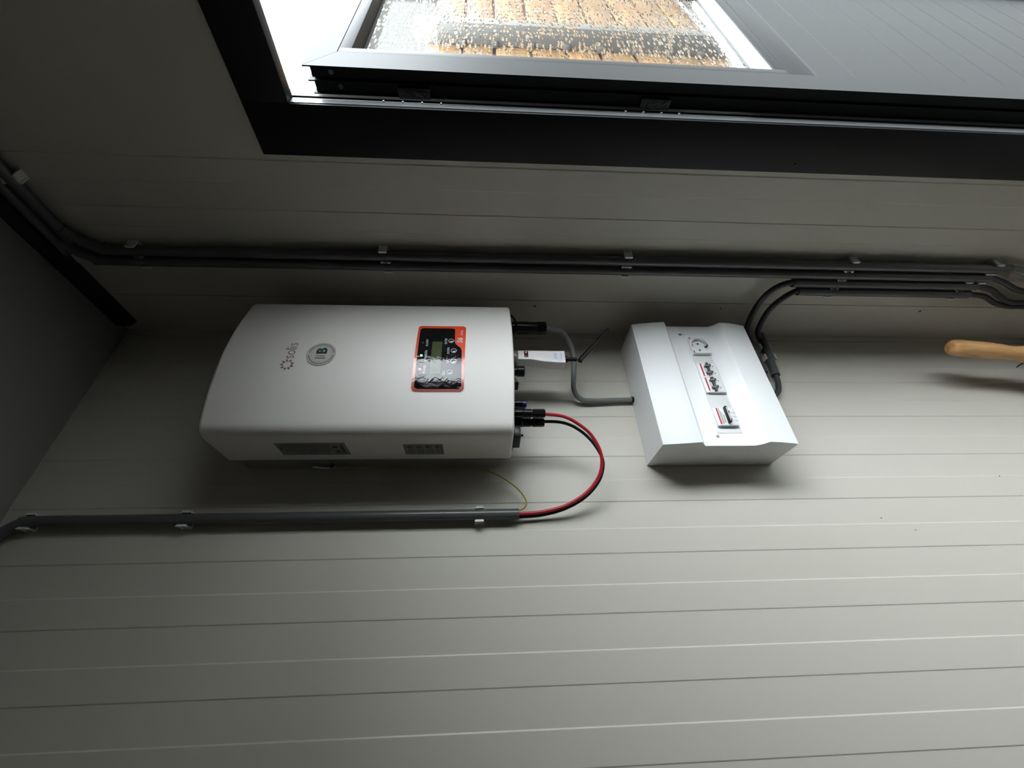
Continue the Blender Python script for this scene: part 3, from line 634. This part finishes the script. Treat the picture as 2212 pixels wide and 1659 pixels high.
clip((0, YC, -0.776), RRt, 'upper clip on the short conduit beside the long pair'); clip((0, YC, -1.090), RRt, 'lower clip on the short conduit beside the long pair')
clip((0, YD, -0.777), RRt, 'upper clip on the short conduit closest to the room corner'); clip((0, YD, -1.090), RRt, 'lower clip on the short conduit closest to the room corner')
clip((0, -0.40, zt1), (Matrix.Rotation(math.radians(90), 3, 'X') @ Matrix.Rotation(math.radians(-90), 3, 'Z')).to_euler(), 'dim clip on the level stretch of conduit under the ceiling')
for xx, w in ((-0.055, 'nearer the corner'), (-0.090, 'farther from the corner')):
    clip((xx, 0, -0.6915), RH, 'pale clip on the visible conduit stub below the fuse box, ' + w)

# ------------------------------------------------------------------ cables
def cable(pts, r, m, name, label, seg=12, extra=None, cat='cable', n=10):
    t = thing(name, pts[0], label, cat); MB().tube(pts, r, seg, n=n).build('sheath', m, t, angle=60); return t
gc = cable([(-0.0725, -0.100, -0.098), (-0.0735, -0.097, -0.122), (-0.0760, -0.090, -0.142), (-0.0960, -0.074, -0.160), (-0.1290, -0.062, -0.168), (-0.1700, -0.047, -0.166), (-0.2010, -0.030, -0.166), (-0.2180, -0.017, -0.183), (-0.2190, -0.012, -0.215), (-0.2170, -0.011, -0.260), (-0.2150, -0.0105, -0.309)],
      0.0061, M_CABG, 'mains_cable', 'grey round cable curving from the black gland to the top of the fuse box')
MB().cyl((-0.2151, -0.0105, -0.3045), (-0.2150, -0.0105, -0.3095), 0.0074, 16).build('cable_collar', M_BLK, gc)
cable([(-0.3121, -0.110, -0.0780), (-0.314, -0.104, -0.116), (-0.3245, -0.096, -0.1445), (-0.3446, -0.086, -0.1723), (-0.3738, -0.076, -0.189), (-0.3993, -0.066, -0.1921), (-0.4257, -0.055, -0.1831), (-0.4526, -0.042, -0.1571), (-0.4712, -0.028, -0.118), (-0.4803, -0.019, -0.071), (-0.4825, -0.0175, -0.0294), (-0.4821, -0.0175, -0.0090)],
      0.0034, M_RED, 'solar_cable', 'red cable looping from under the inverter into the single grey conduit')
cable([(-0.3195, -0.092, -0.0780), (-0.3189, -0.088, -0.1132), (-0.3264, -0.082, -0.142), (-0.3452, -0.073, -0.1701), (-0.3727, -0.063, -0.1912), (-0.397, -0.054, -0.198), (-0.4268, -0.043, -0.1875), (-0.4543, -0.031, -0.16), (-0.4741, -0.020, -0.1189), (-0.4842, -0.012, -0.0713), (-0.4868, -0.0120, -0.0295), (-0.4865, -0.0120, -0.0090)],
      0.0033, M_CABB, 'solar_cable', 'black cable looping behind the red one into the single grey conduit')
ew = cable([(-0.3880, -0.030, 0.318), (-0.3880, -0.029, 0.29), (-0.3885, -0.027, 0.18), (-0.3905, -0.026, 0.084), (-0.3990, -0.024, 0.028), (-0.4260, -0.022, -0.018), (-0.4540, -0.020, -0.0405), (-0.4700, -0.019, -0.0390), (-0.4760, -0.0165, -0.026), (-0.4765, -0.0150, -0.016)],
      0.0017, M_YG, 'earth_wire', 'thin yellow and green earth wire hanging beside the inverter heatsink', cat='wire')
MB().box(-0.3930, -0.3850, -0.027, -0.032, 0.312, 0.338, 0.001).build('terminal_lug', M_LUG, ew)
MB().cyl((-0.3815, -0.030, 0.345), (-0.3900, -0.030, 0.345), 0.0045, 6).build('terminal_bolt', M_STEEL, ew)
MB().tube([(-0.3880, -0.030, 0.338), (-0.3880, -0.027, 0.36), (-0.3835, -0.022, 0.385)], 0.0022, 8).build('sleeve', M_CLIP, ew)
cable([(-0.018, YC, -0.680), (-0.019, YC, -0.655), (-0.021, -0.186, -0.630), (-0.024, -0.155, -0.6175), (-0.026, -0.108, -0.6190), (-0.026, -0.067, -0.629), (-0.023, -0.034, -0.645), (-0.028, -0.0180, -0.653), (-0.05, -0.0170, -0.656), (-0.145, -0.0170, -0.656), (-0.175, -0.0170, -0.650), (-0.190, -0.0170, -0.630), (-0.190, -0.0170, -0.585)],
      0.0066, M_CABK, 'feed_cable', 'black feed cable arching highest across the corner beside the fuse box')
cable([(-0.018, YD, -0.710), (-0.019, YD, -0.688), (-0.022, -0.156, -0.667), (-0.026, -0.125, -0.6540), (-0.028, -0.085, -0.6560), (-0.027, -0.048, -0.667), (-0.026, -0.024, -0.684), (-0.034, -0.0175, -0.693), (-0.06, -0.0170, -0.6925), (-0.147, -0.0170, -0.685), (-0.175, -0.0170, -0.680), (-0.198, -0.0170, -0.668), (-0.212, -0.0170, -0.640), (-0.213, -0.0170, -0.585)],
      0.0066, M_CABK, 'feed_cable', 'black feed cable arching lowest across the corner beside the fuse box')
fz = FZ + 0.004
cable([(-0.017, YA, -1.135), (-0.017, YA, -1.155), (-0.019, -0.250, -1.185), (-0.022, -0.235, -1.235), (-0.022, -0.222, -1.320), (-0.022, -0.220, fz + 0.005)], 0.0080, M_CABG, 'flexible_cable', 'grey flexible cable from the foot of the conduit nearest the door frame')
cable([(-0.017, YB, -1.115), (-0.017, YB, -1.135), (-0.020, -0.218, -1.175), (-0.026, -0.200, -1.230), (-0.028, -0.196, -1.300), (-0.026, -0.200, fz + 0.005)], 0.0062, M_CABK, 'flexible_cable', 'dark flexible cable from the foot of the second long conduit')
cable([(-0.017, YC, -1.110), (-0.018, YC, -1.128), (-0.021, -0.196, -1.166), (-0.022, -0.178, -1.205), (-0.022, -0.160, -1.250), (-0.022, -0.157, -1.295), (-0.022, -0.165, -1.35), (-0.022, -0.172, fz + 0.005)], 0.0062, M_CABK, 'flexible_cable', 'dark cable making the wider S bend below the short conduits')
cable([(-0.017, YD, -1.115), (-0.018, YD, -1.133), (-0.019, -0.172, -1.176), (-0.020, -0.152, -1.225), (-0.020, -0.142, -1.272), (-0.019, -0.141, -1.307), (-0.019, -0.140, -1.35), (-0.019, -0.140, fz + 0.005)], 0.0062, M_CABK, 'flexible_cable', 'dark cable running closest to the corner below the short conduits')

# ------------------------------------------------------------------ turned wooden tool handle standing in the corner
rs = [0.009, 0.0160, 0.0192, 0.0202, 0.0204, 0.0202, 0.0190, 0.0170, 0.0174, 0.0202, 0.0226, 0.0218, 0.0186, 0.0178, 0.0196, 0.0200, 0.0200, 0.0200, 0.0200]
hp = [(-0.1195 - 0.0395 * (i / 18), -0.1000 - 0.000 * i, -1.0855 - 0.360 * (i / 18)) for i in range(19)]; rs.append(0.0200)
hp.append((-0.166, -0.100, FZ + 0.001)); hp[0] = (-0.1195, -0.100, -1.0880); hp[1] = (-0.1200, -0.100, -1.0905); hp[2] = (-0.1205, -0.100, -1.0965); hp[3] = (-0.122, -0.100, -1.110)
MB().tube(hp, rs, 24, smooth=False).build('wooden_handle', M_HANDLE, None, 'knobbly pale wooden tool handle standing upright near the corner', 'tool handle', angle=70)
MB().tube([(-0.1412, -0.05, -1.3034), (-0.1276, -0.05, -1.3344), (-0.118, -0.05, -1.38), (-0.115, -0.05, fz)], [0.0012, 0.0022, 0.0022, 0.0022], 8).build('steel_wire', M_CABK, None, 'thin dark wire tip poking up beside the wooden handle', 'wire')

# marks on the wall sheet
dm = mat('grime', (0.16, 0.15, 0.13), 0.7)
sp = MB()
for (x, y, z, r) in ((-0.4105, -0.0001, -1.1069, .0014), (-0.4977, -0.0001, -0.778, .0011), (-0.5231, -0.0001, -0.8376, .0011)):
    sp.cyl((x, y, z), (x, y - 0.0016, z), r, 8)
tag(sp.build('wall_speck', dm, wb), kind='stuff')
sp = MB()
for (y, z, r) in ((-0.1003, -0.0797, .0032), (-0.1019, -1.0837, .003), (-0.101, -0.55, .0022)): sp.cyl((0.0002, y, z), (-0.0012, y, z), r, 8)
tag(sp.build('wall_speck', dm, wr), kind='stuff')

# ------------------------------------------------------------------ outdoors seen through the door, plus an unseen wall
GZ = FZ - 0.06
MB().box(0.06, 14, -8, 8, GZ - 0.1, GZ).build('ground', M_GROUND, kind='structure')
fen = thing('timber_fence', (1.5, 0.08, GZ), 'orange stained timber fence of wide level boards seen through the wet glass', 'fence')
zj = [0.400, 0.190, 0.000, -0.2145, -0.425, -0.630, -0.842, -1.052, -1.243, -1.420]
for a, c in zip(zj[:-1], zj[1:]):
    MB().box(0.14, 5.6, 0.060, 0.082, c + 0.009, a - 0.009, 0.006).build('board', M_FENCE, fen)
MB().box(0.12, 5.6, 0.045, 0.090, GZ - 0.02, -1.424, 0.004).build('gravel_board', M_GRAVELB, fen, 'pale concrete base board')
MB().box(0.13, 5.62, 0.0825, 0.095, -1.43, 0.385).build('gap_blocker', M_BACK, fen)  # sheet added to keep bright sky out of the board gaps
MB().box(2.30, 2.40, -0.045, 0.058, GZ - 0.02, 0.46, 0.004).build('post', M_POST, fen, 'grey fence post')
for z in zj[1:-1]: MB().box(2.27, 2.43, 0.030, 0.0585, z - 0.018, z + 0.018, 0.003).build('board_bracket', M_POST, fen)
tag(MB().box(2.75, 4.2, -0.03, 0.03, GZ, -1.415, 0.004).build('sleeper', M_POST, None), 'dark beam lying at the foot of the timber fence', 'beam')
hb = thing('neighbour_house', (8, 4, GZ), 'mottled grey stone house wall beyond the fence', 'building')
MB().box(8.0, 8.3, 0.9, 14, GZ, 2.30).build('facade', M_RENDER, hb)
MB().prism([(7.8, 2.30), (7.8, 2.36), (12, 2.7), (12, 2.30)], 1, 0.8, 14.2).build('roof', M_ROOF, hb)

tag(MB().box(7.0, 7.3, -9, 0.8, GZ, 0.8).build('added_yard_wall', M_YARD, None), 'unseen pale wall added across the yard to shape the low daylight', 'wall')  # added out of view; blocks low sky and bounces daylight to the door
